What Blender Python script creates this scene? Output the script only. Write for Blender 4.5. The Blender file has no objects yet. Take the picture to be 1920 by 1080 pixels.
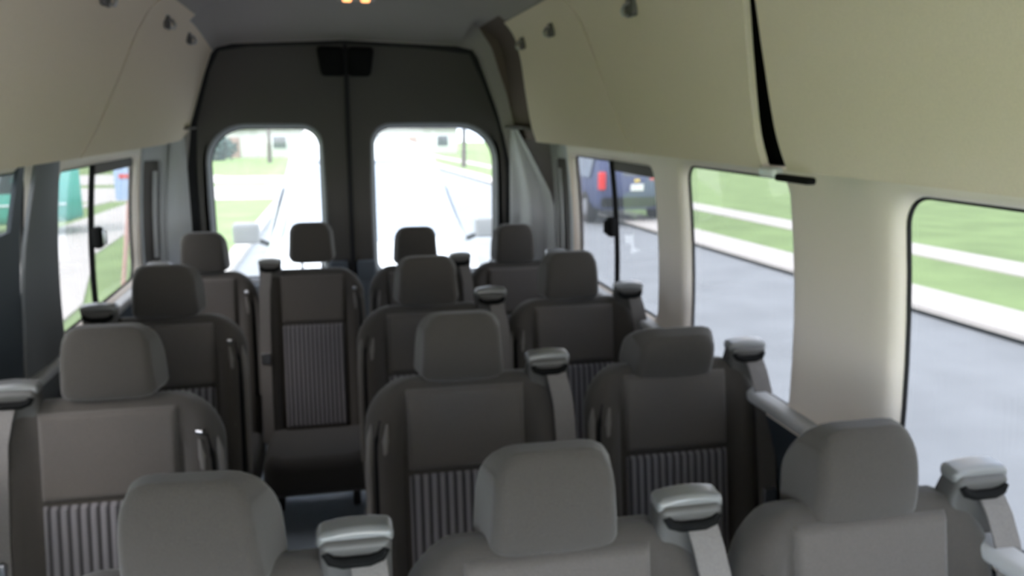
import bpy, bmesh, math, random
from mathutils import Vector, Matrix
random.seed(7)
PI = math.pi
SC = bpy.context.scene
COL = SC.collection

# ---------------------------------------------------------------- camera
YAW, PITCH = math.radians(12.0548), math.radians(11.5217)
CAM = Vector((-0.075, 0.0, 1.52))
fwd = Vector((math.sin(YAW)*math.cos(PITCH), math.cos(YAW)*math.cos(PITCH), -math.sin(PITCH)))
rgt = Vector((math.cos(YAW), -math.sin(YAW), 0))
upv = rgt.cross(fwd)
cd = bpy.data.cameras.new('camera')
cam = bpy.data.objects.new('camera', cd); COL.objects.link(cam)
cam.matrix_world = Matrix(((rgt.x, upv.x, -fwd.x, CAM.x), (rgt.y, upv.y, -fwd.y, CAM.y), (rgt.z, upv.z, -fwd.z, CAM.z), (0, 0, 0, 1)))
cd.sensor_width = 36; cd.lens = 29.25; cd.clip_start = 0.02; cd.clip_end = 600
cd.dof.use_dof = True; cd.dof.focus_distance = 0.30; cd.dof.aperture_fstop = 18
SC.camera = cam

# ---------------------------------------------------------------- world, sun, exposure
W = bpy.data.worlds.new('sky'); SC.world = W; W.use_nodes = True
nt = W.node_tree; nt.nodes.clear()
wo = nt.nodes.new('ShaderNodeOutputWorld'); bg = nt.nodes.new('ShaderNodeBackground')
tc = nt.nodes.new('ShaderNodeTexCoord'); mp = nt.nodes.new('ShaderNodeMapping'); nz = nt.nodes.new('ShaderNodeTexNoise'); cr = nt.nodes.new('ShaderNodeValToRGB')
mp.inputs['Scale'].default_value = (2.2, 2.2, 5.0)
nz.inputs['Scale'].default_value = 1.6; nz.inputs['Detail'].default_value = 5
cr.color_ramp.elements[0].position = 0.40; cr.color_ramp.elements[0].color = (0.55, 0.72, 0.98, 1)
cr.color_ramp.elements[1].position = 0.58; cr.color_ramp.elements[1].color = (1.0, 0.975, 0.93, 1)
nt.links.new(tc.outputs['Generated'], mp.inputs['Vector']); nt.links.new(mp.outputs['Vector'], nz.inputs['Vector'])
nt.links.new(nz.outputs['Fac'], cr.inputs['Fac']); nt.links.new(cr.outputs['Color'], bg.inputs['Color'])
nt.links.new(bg.outputs['Background'], wo.inputs['Surface'])
bg.inputs['Strength'].default_value = 13.5
sd = bpy.data.lights.new('sun', 'SUN'); sd.energy = 14.0; sd.angle = math.radians(30); sd.color = (1.0, 0.96, 0.9)
sun = bpy.data.objects.new('sun', sd); COL.objects.link(sun)
sun.rotation_euler = Vector((0.62, 0.42, -0.62)).to_track_quat('-Z', 'Y').to_euler()
SC.view_settings.view_transform = 'Standard'; SC.view_settings.look = 'None'
SC.view_settings.exposure = 0.2; SC.view_settings.gamma = 1.0; SC.view_settings.use_curve_mapping = False
SC.cycles.max_bounces = 10; SC.cycles.diffuse_bounces = 6; SC.cycles.glossy_bounces = 3
SC.cycles.transparent_max_bounces = 24
SC.cycles.use_denoising = True
SC.cycles.sample_clamp_indirect = 8.0

# ---------------------------------------------------------------- materials
def mat(name, col, rough=0.6, spec=0.4, metal=0.0, noise=0.0, nscale=60.0, bump=0.0, emit=None, estr=0.0, coat=0.0):
    m = bpy.data.materials.new(name); m.use_nodes = True
    n = m.node_tree; b = n.nodes['Principled BSDF']
    b.inputs['Base Color'].default_value = (*col, 1); b.inputs['Roughness'].default_value = rough
    b.inputs['Specular IOR Level'].default_value = spec; b.inputs['Metallic'].default_value = metal
    b.inputs['Coat Weight'].default_value = coat
    if noise or bump:
        t = n.nodes.new('ShaderNodeTexCoord'); z = n.nodes.new('ShaderNodeTexNoise')
        z.inputs['Scale'].default_value = nscale; z.inputs['Detail'].default_value = 4
        n.links.new(t.outputs['Object'], z.inputs['Vector'])
        if noise:
            r = n.nodes.new('ShaderNodeValToRGB')
            r.color_ramp.elements[0].position = 0.3; r.color_ramp.elements[1].position = 0.7
            r.color_ramp.elements[0].color = (*[c*(1-noise) for c in col], 1)
            r.color_ramp.elements[1].color = (*[min(1, c*(1+noise)) for c in col], 1)
            n.links.new(z.outputs['Fac'], r.inputs['Fac']); n.links.new(r.outputs['Color'], b.inputs['Base Color'])
        if bump:
            bp = n.nodes.new('ShaderNodeBump'); bp.inputs['Strength'].default_value = bump; bp.inputs['Distance'].default_value = 0.002
            n.links.new(z.outputs['Fac'], bp.inputs['Height']); n.links.new(bp.outputs['Normal'], b.inputs['Normal'])
    if emit:
        b.inputs['Emission Color'].default_value = (*emit, 1); b.inputs['Emission Strength'].default_value = estr
    return m

def glass(name, tint, gloss=0.035, veil=0.0, veilcol=(0.9, 0.95, 1.0)):
    m = bpy.data.materials.new(name); m.use_nodes = True
    n = m.node_tree; n.nodes.clear()
    o = n.nodes.new('ShaderNodeOutputMaterial'); t = n.nodes.new('ShaderNodeBsdfTransparent'); g = n.nodes.new('ShaderNodeBsdfGlossy')
    lw = n.nodes.new('ShaderNodeLayerWeight'); lw.inputs['Blend'].default_value = 0.5
    pw = n.nodes.new('ShaderNodeMath'); pw.operation = 'POWER'; pw.inputs[1].default_value = 4.0; n.links.new(lw.outputs['Facing'], pw.inputs[0])
    f = n.nodes.new('ShaderNodeMath'); f.operation = 'MULTIPLY_ADD'; f.inputs[1].default_value = 0.5; f.inputs[2].default_value = gloss*0.6; n.links.new(pw.outputs[0], f.inputs[0])
    t.inputs['Color'].default_value = (*tint, 1); g.inputs['Roughness'].default_value = 0.03
    g.inputs['Color'].default_value = (0.8, 0.8, 0.8, 1)
    x = n.nodes.new('ShaderNodeMixShader'); n.links.new(f.outputs[0], x.inputs[0]); n.links.new(t.outputs[0], x.inputs[1]); n.links.new(g.outputs[0], x.inputs[2])
    last = x
    if veil:
        d = n.nodes.new('ShaderNodeBsdfTranslucent'); d.inputs['Color'].default_value = (*veilcol, 1)
        y = n.nodes.new('ShaderNodeMixShader'); y.inputs[0].default_value = veil
        n.links.new(x.outputs[0], y.inputs[1]); n.links.new(d.outputs[0], y.inputs[2]); last = y
    n.links.new(last.outputs[0], o.inputs['Surface'])
    return m

def fabric(name, col, rib=False):
    m = mat(name, col, rough=0.95, spec=0.15, noise=0.10, nscale=420, bump=0.35)
    m.node_tree.nodes['Principled BSDF'].inputs['Sheen Weight'].default_value = 0.25
    m.node_tree.nodes['Principled BSDF'].inputs['Sheen Roughness'].default_value = 0.5
    if rib:
        n = m.node_tree; b = n.nodes['Principled BSDF']
        t = n.nodes.new('ShaderNodeTexCoord'); s = n.nodes.new('ShaderNodeSeparateXYZ'); q = n.nodes.new('ShaderNodeMath'); q.operation = 'MULTIPLY'
        q.inputs[1].default_value = 2*PI/0.0195
        c = n.nodes.new('ShaderNodeMath'); c.operation = 'COSINE'; r = n.nodes.new('ShaderNodeValToRGB')
        r.color_ramp.elements[0].position = 0.25; r.color_ramp.elements[1].position = 0.55
        a = n.nodes.new('ShaderNodeMath'); a.operation = 'MULTIPLY_ADD'; a.inputs[1].default_value = 0.5; a.inputs[2].default_value = 0.5
        r.color_ramp.elements[0].color = (*[v*0.45 for v in col], 1); r.color_ramp.elements[1].color = (*[v*1.6 for v in col], 1)
        n.links.new(t.outputs['Object'], s.inputs[0]); n.links.new(s.outputs['X'], q.inputs[0]); n.links.new(q.outputs[0], c.inputs[0])
        n.links.new(c.outputs[0], a.inputs[0]); n.links.new(a.outputs[0], r.inputs['Fac']); n.links.new(r.outputs['Color'], b.inputs['Base Color'])
    return m

M = {
 'fabric': fabric('grey_seat_fabric', (0.061, 0.054, 0.048)),
 'panel': fabric('grey_centre_fabric', (0.102, 0.090, 0.082)),
 'rib': fabric('ribbed_fabric', (0.125, 0.118, 0.125), rib=True),
 'belt': mat('belt_webbing', (0.15, 0.137, 0.128), rough=0.7, noise=0.12, nscale=300, bump=0.3),
 'hood': mat('grey_plastic', (0.075, 0.071, 0.067), rough=0.45, spec=0.5),
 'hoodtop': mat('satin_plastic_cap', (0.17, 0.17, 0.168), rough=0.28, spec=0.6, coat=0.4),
 'strip': mat('beige_grey_plastic', (0.15, 0.137, 0.125), rough=0.6),
 'black': mat('black_plastic', (0.006, 0.006, 0.006), rough=0.8, spec=0.12),
 'rubber': mat('black_rubber', (0.015, 0.015, 0.016), rough=0.8),
 'steel': mat('steel', (0.5, 0.5, 0.52), rough=0.3, metal=1.0),
 'frame': mat('dark_seat_frame', (0.03, 0.03, 0.032), rough=0.5),
 'redbtn': mat('red_plastic', (0.5, 0.04, 0.03), rough=0.4),
 'liner': mat('headliner_fabric', (0.80, 0.68, 0.55), rough=0.95, spec=0.1, noise=0.04, nscale=300, bump=0.2),
 'ceil': mat('ceiling_fabric', (0.37, 0.34, 0.325), rough=0.95, spec=0.1, noise=0.05, nscale=200, bump=0.2),
 'trim': mat('pale_pillar_plastic', (0.84, 0.75, 0.66), rough=0.55, spec=0.35, noise=0.02, nscale=400, bump=0.1),
 'trimgrey': mat('grey_pillar_plastic', (0.12, 0.125, 0.13), rough=0.6, noise=0.05, nscale=300),
 'dtrim': mat('pale_grey_plastic', (0.46, 0.46, 0.46), rough=0.55),
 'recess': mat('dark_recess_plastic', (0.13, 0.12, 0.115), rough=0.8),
 'brown': mat('brown_trim_and_channel_shade', (0.13, 0.095, 0.08), rough=0.9),  # shade of the hollow channel put into the colour; also inner body panels
 'doortrim': mat('rear_door_trim', (0.085, 0.078, 0.072), rough=0.8, noise=0.08, nscale=200, bump=0.1),
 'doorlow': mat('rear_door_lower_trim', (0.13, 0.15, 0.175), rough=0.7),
 'frametrim': mat('rear_window_surround', (0.22, 0.225, 0.24), rough=0.5),
 'lower': mat('dark_lower_wall', (0.035, 0.045, 0.055), rough=0.6),
 'floor': mat('blue_grey_floor_mat', (0.52, 0.58, 0.66), rough=0.8, noise=0.08, nscale=120, bump=0.4),
 'outer': mat('van_outer_paint', (0.75, 0.76, 0.78), rough=0.3, coat=0.5),
 'glass_side': glass('privacy_glass', (0.125, 0.125, 0.130), veil=0.009),
 'glass_teal': glass('privacy_glass_green', (0.33, 0.40, 0.385), veil=0.035),
 'glass_rear': glass('rear_glass', (0.20, 0.205, 0.21), veil=0.022),
 'glass_front': glass('front_glass', (0.9, 0.92, 0.9)),
 'grass': mat('lawn_grass', (0.215, 0.30, 0.115), rough=0.95, spec=0.1, noise=0.16, nscale=0.9),
 'asphalt': mat('asphalt', (0.25, 0.26, 0.27), rough=0.85, noise=0.10, nscale=1.3),
 'concrete': mat('concrete', (0.54, 0.50, 0.455), rough=0.85, noise=0.05, nscale=2.0),
 'bark': mat('bark', (0.10, 0.08, 0.065), rough=0.9, noise=0.3, nscale=8),
 'leaf': mat('leaves', (0.07, 0.13, 0.05), rough=0.8, noise=0.4, nscale=3),
 'leafblue': mat('blue_green_leaves', (0.07, 0.12, 0.10), rough=0.8, noise=0.4, nscale=3),
 'wall_h': mat('house_siding', (0.62, 0.60, 0.55), rough=0.8, noise=0.04, nscale=4),
 'brick': mat('house_brick', (0.33, 0.22, 0.18), rough=0.85, noise=0.15, nscale=9),
 'roof_h': mat('roof_shingle', (0.16, 0.15, 0.15), rough=0.9, noise=0.2, nscale=4),
 'white': mat('white_paint', (0.78, 0.79, 0.80), rough=0.25, coat=0.6),
 'navy': mat('navy_paint', (0.05, 0.065, 0.15), rough=0.5, coat=0.0),
 'teal': mat('teal_paint', (0.04, 0.36, 0.27), rough=0.3, coat=0.5),
 'darkglass': mat('dark_car_glass', (0.05, 0.06, 0.075), rough=0.06, spec=0.9),
 'palegl': mat('sky_lit_windshield', (0.42, 0.46, 0.53), rough=0.05, spec=0.9),
 'tail': mat('tail_lamp_lens', (0.75, 0.03, 0.03), rough=0.2, emit=(1, 0.03, 0.03), estr=0.15),
 'lamp': mat('headlamp_lens', (0.75, 0.78, 0.8), rough=0.1, spec=0.9),
 'plate': mat('licence_plate', (0.75, 0.76, 0.72), rough=0.4),
 'gold': mat('gold_badge', (0.85, 0.62, 0.12), rough=0.3),
 'tyre': mat('tyre', (0.02, 0.02, 0.022), rough=0.85),
 'signw': mat('sign_face', (0.42, 0.55, 0.78), rough=0.4),
 'signr': mat('sign_red', (0.75, 0.10, 0.10), rough=0.4),
 'postred': mat('post_pinkish', (0.62, 0.36, 0.32), rough=0.6),
 'bulb': mat('warm_bulb', (1, 0.6, 0.3), emit=(1.0, 0.42, 0.15), estr=2.2),
 'green_hi': mat('grass_far', (0.12, 0.22, 0.05), rough=0.95, noise=0.15, nscale=0.5),
}

# ---------------------------------------------------------------- helpers
def obj(name, bm, m, parent=None, smooth=True, mods=()):
    me = bpy.data.meshes.new(name)
    bmesh.ops.recalc_face_normals(bm, faces=bm.faces)
    bm.to_mesh(me); bm.free()
    o = bpy.data.objects.new(name, me); COL.objects.link(o)
    if not isinstance(m, (list, tuple)): m = [m]
    for k in m: me.materials.append(M[k])
    if smooth:
        for p in me.polygons: p.use_smooth = True
        me.set_sharp_from_angle(angle=math.radians(42))
    if parent: o.parent = parent
    return o
def tag(o, label=None, cat=None, group=None, kind=None):
    if label: o['label'] = label
    if cat: o['category'] = cat
    if group: o['group'] = group
    if kind: o['kind'] = kind
    return o
def thing(name, label, cat, loc=(0, 0, 0), rz=0.0, group=None):
    o = bpy.data.objects.new(name, None); COL.objects.link(o); o.location = loc; o.rotation_euler = (0, 0, rz)
    o.empty_display_size = 0.05
    return tag(o, label, cat, group)
def struct(name, bm, m, label=None, cat=None, smooth=True):
    o = obj(name, bm, m, None, smooth); return tag(o, label, cat, None, 'structure')
def sempty(name, label, cat):
    o = bpy.data.objects.new(name, None); COL.objects.link(o); return tag(o, label, cat, None, 'structure')

def rbox(bm, c, s, r=0.01, k=3, n=2, fn=None, mi=0):
    """rounded box, centre c, full size s; fn deforms every point (world-of-mesh coords)"""
    c = Vector(c); h = Vector(s)/2; r = min(r, *[v*0.999 for v in h])
    inn = h - Vector((r, r, r))
    def coords(a):
        out = [-(inn[a]) - r*math.tan(PI/4*(k-i)/k) for i in range(k)]
        out += [-inn[a] + 2*inn[a]*i/n for i in range(n+1)]
        out += [inn[a] + r*math.tan(PI/4*(i+1)/k) for i in range(k)]
        return out
    cs = [coords(a) for a in range(3)]
    V = {}
    def vert(i, j, l):
        key = (i, j, l)
        if key in V: return V[key]
        p = Vector((cs[0][i], cs[1][j], cs[2][l]))
        q = Vector([max(-inn[a], min(inn[a], p[a])) for a in range(3)])
        d = p - q
        if d.length > 1e-9: p = q + d.normalized()*r
        p = c + p
        if fn: p = Vector(fn(p))
        V[key] = bm.verts.new(p); return V[key]
    N = [len(x)-1 for x in cs]
    for a in range(3):
        b, d = (a+1) % 3, (a+2) % 3
        for side in (0, N[a]):
            for i in range(N[b]):
                for j in range(N[d]):
                    qd = []
                    for (ii, jj) in ((i, j), (i+1, j), (i+1, j+1), (i, j+1)):
                        idx = [0, 0, 0]; idx[a] = side; idx[b] = ii; idx[d] = jj; qd.append(vert(*idx))
                    try:
                        f = bm.faces.new(qd); f.material_index = mi
                    except ValueError: pass

def tube(bm, pts, r, n=10, mi=0, cap=True):
    pts = [Vector(p) for p in pts]; rings = []
    for i, p in enumerate(pts):
        t = (pts[min(i+1, len(pts)-1)] - pts[max(i-1, 0)]).normalized()
        a = t.orthogonal().normalized() if i == 0 else (a - t*a.dot(t)).normalized()
        b = t.cross(a); rr = r[i] if isinstance(r, (list, tuple)) else r
        rings.append([bm.verts.new(p + rr*(math.cos(2*PI*j/n)*a + math.sin(2*PI*j/n)*b)) for j in range(n)])
    for i in range(len(rings)-1):
        for j in range(n):
            f = bm.faces.new((rings[i][j], rings[i][(j+1) % n], rings[i+1][(j+1) % n], rings[i+1][j])); f.material_index = mi
    if cap:
        bm.faces.new(rings[0][::-1]); bm.faces.new(rings[-1])

def sheet(bm, fn, us, vs, th, mi=0):
    """solid sheet: fn(u, v)->(point, inward normal offset vector); th thickness"""
    A = [[None]*len(vs) for _ in us]; B = [[None]*len(vs) for _ in us]
    for i, u in enumerate(us):
        for j, v in enumerate(vs):
            p, n = fn(u, v)
            A[i][j] = bm.verts.new(p); B[i][j] = bm.verts.new(Vector(p) - Vector(n)*th)
    F = lambda *q: setattr(bm.faces.new(q), 'material_index', mi)
    for i in range(len(us)-1):
        for j in range(len(vs)-1):
            F(A[i][j], A[i+1][j], A[i+1][j+1], A[i][j+1]); F(B[i][j+1], B[i+1][j+1], B[i+1][j], B[i][j])
    for i in range(len(us)-1):
        F(A[i+1][0], A[i][0], B[i][0], B[i+1][0]); F(A[i][-1], A[i+1][-1], B[i+1][-1], B[i][-1])
    for j in range(len(vs)-1):
        F(A[0][j], A[0][j+1], B[0][j+1], B[0][j]); F(A[-1][j+1], A[-1][j], B[-1][j], B[-1][j+1])

def lin(a, b, n): return [a + (b-a)*i/n for i in range(n+1)]

def rrect(u0, u1, v0, v1, rs, n=8):
    """rounded rect outline, rs=(u0v0,u1v0,u1v1,u0v1) radii, counter-clockwise"""
    out = []
    for (cu, cv, su, sv, r, a0) in ((u0, v0, 1, 1, rs[0], PI), (u1, v0, -1, 1, rs[1], 1.5*PI), (u1, v1, -1, -1, rs[2], 0), (u0, v1, 1, -1, rs[3], PI/2)):
        for i in range(n+1):
            a = a0 + PI/2*i/n
            out.append((cu + su*r + r*math.cos(a), cv + sv*r + r*math.sin(a)))
    # subdivide the straight runs
    res = []
    for i, p in enumerate(out):
        q = out[(i+1) % len(out)]
        L = math.hypot(q[0]-p[0], q[1]-p[1]); m = max(1, int(L/0.08))
        for k in range(m): res.append((p[0]+(q[0]-p[0])*k/m, p[1]+(q[1]-p[1])*k/m))
    return res

def ray_poly(c, d, poly):
    best = None
    for i in range(len(poly)):
        a, b = poly[i], poly[(i+1) % len(poly)]
        ex, ey = b[0]-a[0], b[1]-a[1]
        den = d[0]*ey - d[1]*ex
        if abs(den) < 1e-12: continue
        t = ((a[0]-c[0])*ey - (a[1]-c[1])*ex)/den
        s = ((a[0]-c[0])*d[1] - (a[1]-c[1])*d[0])/den
        if t > 0 and -1e-6 <= s <= 1+1e-6 and (best is None or t < best): best = t
    return (c[0]+d[0]*best, c[1]+d[1]*best)

def cell(bm, outer, inner, P, depth_in, depth_out, bevel=0.03, mi=0, mi_rev=0):
    """panel with one hole. P(u,v,d)->xyz, d = distance outward from the inner face. outer polygon, inner outline"""
    cu = sum(p[0] for p in inner)/len(inner); cv = sum(p[1] for p in inner)/len(inner)
    # add exact outer corners
    rays = [(p, ray_poly((cu, cv), (p[0]-cu, p[1]-cv), outer)) for p in inner]
    for oc in outer:
        a = math.atan2(oc[1]-cv, oc[0]-cu)
        k = min(range(len(rays)), key=lambda i: abs(math.atan2(math.sin(math.atan2(rays[i][0][1]-cv, rays[i][0][0]-cu)-a), math.cos(math.atan2(rays[i][0][1]-cv, rays[i][0][0]-cu)-a))))
        rays[k] = (rays[k][0], oc)
    def ring(f, d, off=0.0):
        out = []
        for (i, o) in rays:
            du, dv = i[0]-cu, i[1]-cv; L = math.hypot(du, dv)
            bu, bv = i[0]+du/L*off, i[1]+dv/L*off
            out.append(bm.verts.new(P(bu+(o[0]-bu)*f, bv+(o[1]-bv)*f, d)))
        return out
    R = [ring(1, depth_out), ring(1, depth_in), ring(0.66, depth_in), ring(0.33, depth_in), ring(0, depth_in, bevel),
         ring(0, depth_in+bevel*0.15, bevel*0.55), ring(0, depth_in+bevel*0.5, bevel*0.18), ring(0, depth_in+bevel, 0), ring(0, depth_out, 0)]
    n = len(rays)
    for k in range(len(R)-1):
        for i in range(n):
            f = bm.faces.new((R[k][i], R[k][(i+1) % n], R[k+1][(i+1) % n], R[k+1][i]))
            f.material_index = mi_rev if k >= 5 else mi
    for i in range(n):
        f = bm.faces.new((R[-1][i], R[-1][(i+1) % n], R[0][(i+1) % n], R[0][i])); f.material_index = mi

def gasket(bm, inner, P, d, r=0.006, grow=0.0):
    cu = sum(p[0] for p in inner)/len(inner); cv = sum(p[1] for p in inner)/len(inner)
    pts = []
    for p in inner:
        du, dv = p[0]-cu, p[1]-cv; L = math.hypot(du, dv)
        pts.append(Vector(P(p[0]-du/L*grow, p[1]-dv/L*grow, d)))
    n = len(pts); m = 6; rings = []
    for i in range(n):
        t = (pts[(i+1) % n]-pts[i-1]).normalized()
        a = (pts[i] - Vector(P(cu, cv, d))); a = (a - t*a.dot(t)).normalized(); b = t.cross(a)
        rings.append([bm.verts.new(pts[i] + r*(math.cos(2*PI*j/m)*a+math.sin(2*PI*j/m)*b)) for j in range(m)])
    for i in range(n):
        for j in range(m): bm.faces.new((rings[i][j], rings[i][(j+1) % m], rings[(i+1) % n][(j+1) % m], rings[(i+1) % n][j]))

def pane(bm, inner, P, d, th=0.004):
    cu = sum(p[0] for p in inner)/len(inner); cv = sum(p[1] for p in inner)/len(inner)
    fr = (0.0, 0.25, 0.5, 0.75, 1.0)
    for dd in (d,):
        c = bm.verts.new(P(cu, cv, dd)); R = [[bm.verts.new(P(cu+(p[0]-cu)*f, cv+(p[1]-cv)*f, dd)) for p in inner] for f in fr[1:]]
        n = len(inner)
        for i in range(n):
            bm.faces.new((c, R[0][i], R[0][(i+1) % n]))
            for k in range(len(R)-1): bm.faces.new((R[k][i], R[k+1][i], R[k+1][(i+1) % n], R[k][(i+1) % n]))

# ---------------------------------------------------------------- outdoor ground height
def gz(y): return -0.60 - 0.0199*y

# ================================================================ VAN SHELL
HW, XC = 0.945, 0.035
YR = 3.90      # rear door plane
YF = -1.35
def xw(z):     # half width of the wall
    if z > 0.9: return HW - 0.156*(z-0.9)**2
    return HW + 0.03*max(0, min(1, (0.795-z)/0.05))
def PW(side):  # wall mapping: u=y, v=z, d outward from inner skin (inner skin 0.035 inside of glass line)
    return lambda u, v, d: (XC + side*(xw(v) - 0.030 + d), u, v)

def ybyx(side, x_edge): pass
# floor
bm = bmesh.new(); rbox(bm, (XC, (YR+YF)/2, -0.025), (1.96, YR-YF+0.1, 0.05), 0.008)
struct('floor', bm, 'floor', 'blue-grey rubber floor of the van, aisle between the seats', 'floor')

ZS, ZT = 0.84, 1.385
# window openings per side  (y0,y1,z0,z1,radii)
WIN = {
 1: [(-1.22, -0.30, 0.78, 1.42, (0.05,)*4), (-0.12, 1.325, ZS, ZT, (0.05, 0.05, 0.06, 0.06)), (1.705, 2.29, ZS, ZT, (0.04, 0.04, 0.05, 0.05)), (2.53, 3.46, ZS+0.02, ZT-0.02, (0.05, 0.05, 0.04, 0.04))],
 -1: [(-1.22, -0.30, 0.78, 1.42, (0.05,)*4), (-0.12, 1.20, ZS, ZT, (0.05,)*4), (1.40, 2.42, ZS, ZT, (0.05,)*4), (2.665, 3.67, ZS+0.03, ZT-0.02, (0.05, 0.09, 0.04, 0.04))],
}
CUT = {1: [YF, -0.21, 1.55, 2.415, 3.50], -1: [YF, -0.21, 1.30, 2.55, 3.73]}
wlabels = {1: ['driver side front window, clear glass behind the camera', 'large tinted side window at the right edge, grass and road outside',
               'narrow tinted window between the two pale pillars on the right', 'tinted sliding window at the right rear with black centre bar and latch'],
           -1: ['passenger side front window, clear glass behind the camera', 'tinted window in the front half of the left wall',
                'left sliding door window, only a sliver seen at the photo edge', 'tinted left rear window with black bar and latch, grass and path outside']}
wn = 1
for side in (1, -1):
    nm = 'right' if side == 1 else 'left'
    P = PW(side)
    bm = bmesh.new()
    for k, (y0, y1, z0, z1, rs) in enumerate(WIN[side]):
        c0, c1 = CUT[side][k], CUT[side][k+1]
        zl = 0.74 if k == 0 else 0.80
        outer = [(c0, zl), (c1, zl), (c1, 1.47), (c0, 1.47)]
        cell(bm, outer, rrect(y0, y1, z0, z1, rs), P, 0.0, 0.032, 0.03, mi=0, mi_rev=0)
    # lower wall
    sheet(bm, lambda u, v: (P(u, v, 0.0), (-side, 0, 0)), lin(YF, YR-0.02, 12), lin(0.0, 0.80, 6), 0.032, mi=1)
    # upper cant rail behind the headliner
    sheet(bm, lambda u, v: ((XC+side*(xw(1.47)-0.030-0.24*max(0, (v-1.47))/0.5), u, v), (-side, 0, 0)), lin(YF, YR, 12), lin(1.47, 1.97, 5), 0.032, mi=2)
    # sill ledge
    rbox(bm, (XC+side*(HW-0.045), (YF+CUT[side][4])/2, 0.842), (0.05, CUT[side][4]-YF, 0.03), 0.012, mi=3)
    w = struct('wall_'+nm, bm, ['trim' if side == 1 else 'trim', 'lower', 'ceil', 'dtrim'],
               'pale plastic %s wall of the van with pillars between the windows' % nm, 'wall')
    for k, (y0, y1, z0, z1, rs) in enumerate(WIN[side]):
        ol = rrect(y0, y1, z0, z1, rs)
        we = sempty('window_%d' % wn, wlabels[side][k], 'window'); wn += 1
        bm = bmesh.new(); pane(bm, ol, P, 0.031)
        obj('glass_pane', bm, 'glass_front' if k == 0 else 'glass_side', we)
        bm = bmesh.new(); gasket(bm, ol, P, 0.027, 0.0045)
        obj('window_seal', bm, 'rubber', we)
        if k == 3:
            yb = 2.97 if side == 1 else 3.06
            bm = bmesh.new()
            rbox(bm, (0, yb, (z0+z1)/2), (0.016, 0.024, z1-z0), 0.005, n=10, fn=lambda p: (XC+side*(xw(p.z)-0.010)+p.x, p.y, p.z))
            obj('centre_bar', bm, 'black', we)
            bm = bmesh.new()
            rbox(bm, (XC+side*(HW-0.040), yb, 1.12), (0.03, 0.050, 0.075), 0.013)
            l = obj('latch', bm, 'black', we)
            bm = bmesh.new(); rbox(bm, (XC+side*(HW-0.060), yb, 1.12), (0.015, 0.022, 0.05), 0.006)
            obj('latch_lever', bm, 'steel' if side == -1 else 'black', l)
            # window's dark upper band
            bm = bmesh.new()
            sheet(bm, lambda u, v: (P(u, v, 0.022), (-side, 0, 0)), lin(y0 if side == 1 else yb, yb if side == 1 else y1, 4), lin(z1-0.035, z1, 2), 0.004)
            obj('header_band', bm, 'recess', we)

# dark cover trims on the left B/C pillar
P = PW(-1)
def trim_edge(v):
    pts = [(0.0, 2.27), (0.89, 2.29), (1.18, 2.33), (1.365, 2.40), (1.44, 2.42)]
    for (a, b), (c, d) in zip(pts, pts[1:]):
        if v <= c: return b+(d-b)*(v-a)/(c-a)
    return 2.42
bm = bmesh.new()
sheet(bm, lambda u, v: (P(trim_edge(v)+(2.60-trim_edge(v))*u, v, -0.010 - 0.010*math.sin(PI*u)), (1, 0, 0)), lin(0, 1, 10), lin(0.0, 1.44, 18), 0.010)
struct('trim_1', bm, 'trimgrey', 'dark grey pillar cover on the left wall beside the sliding door', 'pillar trim')
def bar_l(v): return 2.25 + 0.04*(v-1.24)/0.125 if v > 1.24 else 1.85
def bar_r(v): return 2.31 + (0.025*(v-1.18)/0.185 if v > 1.18 else 0)
bm = bmesh.new()
vs_ = lin(0.0, 1.235, 8)+lin(1.245, 1.44, 6)
sheet(bm, lambda u, v: (P(bar_l(v)+(bar_r(v)-bar_l(v))*u, v, -0.002), (1, 0, 0)), lin(0, 1, 4), vs_, 0.010)
struct('trim_2', bm, 'lower', 'blue-black sliding door edge trim at the far left of the photo', 'door edge trim')

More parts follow.
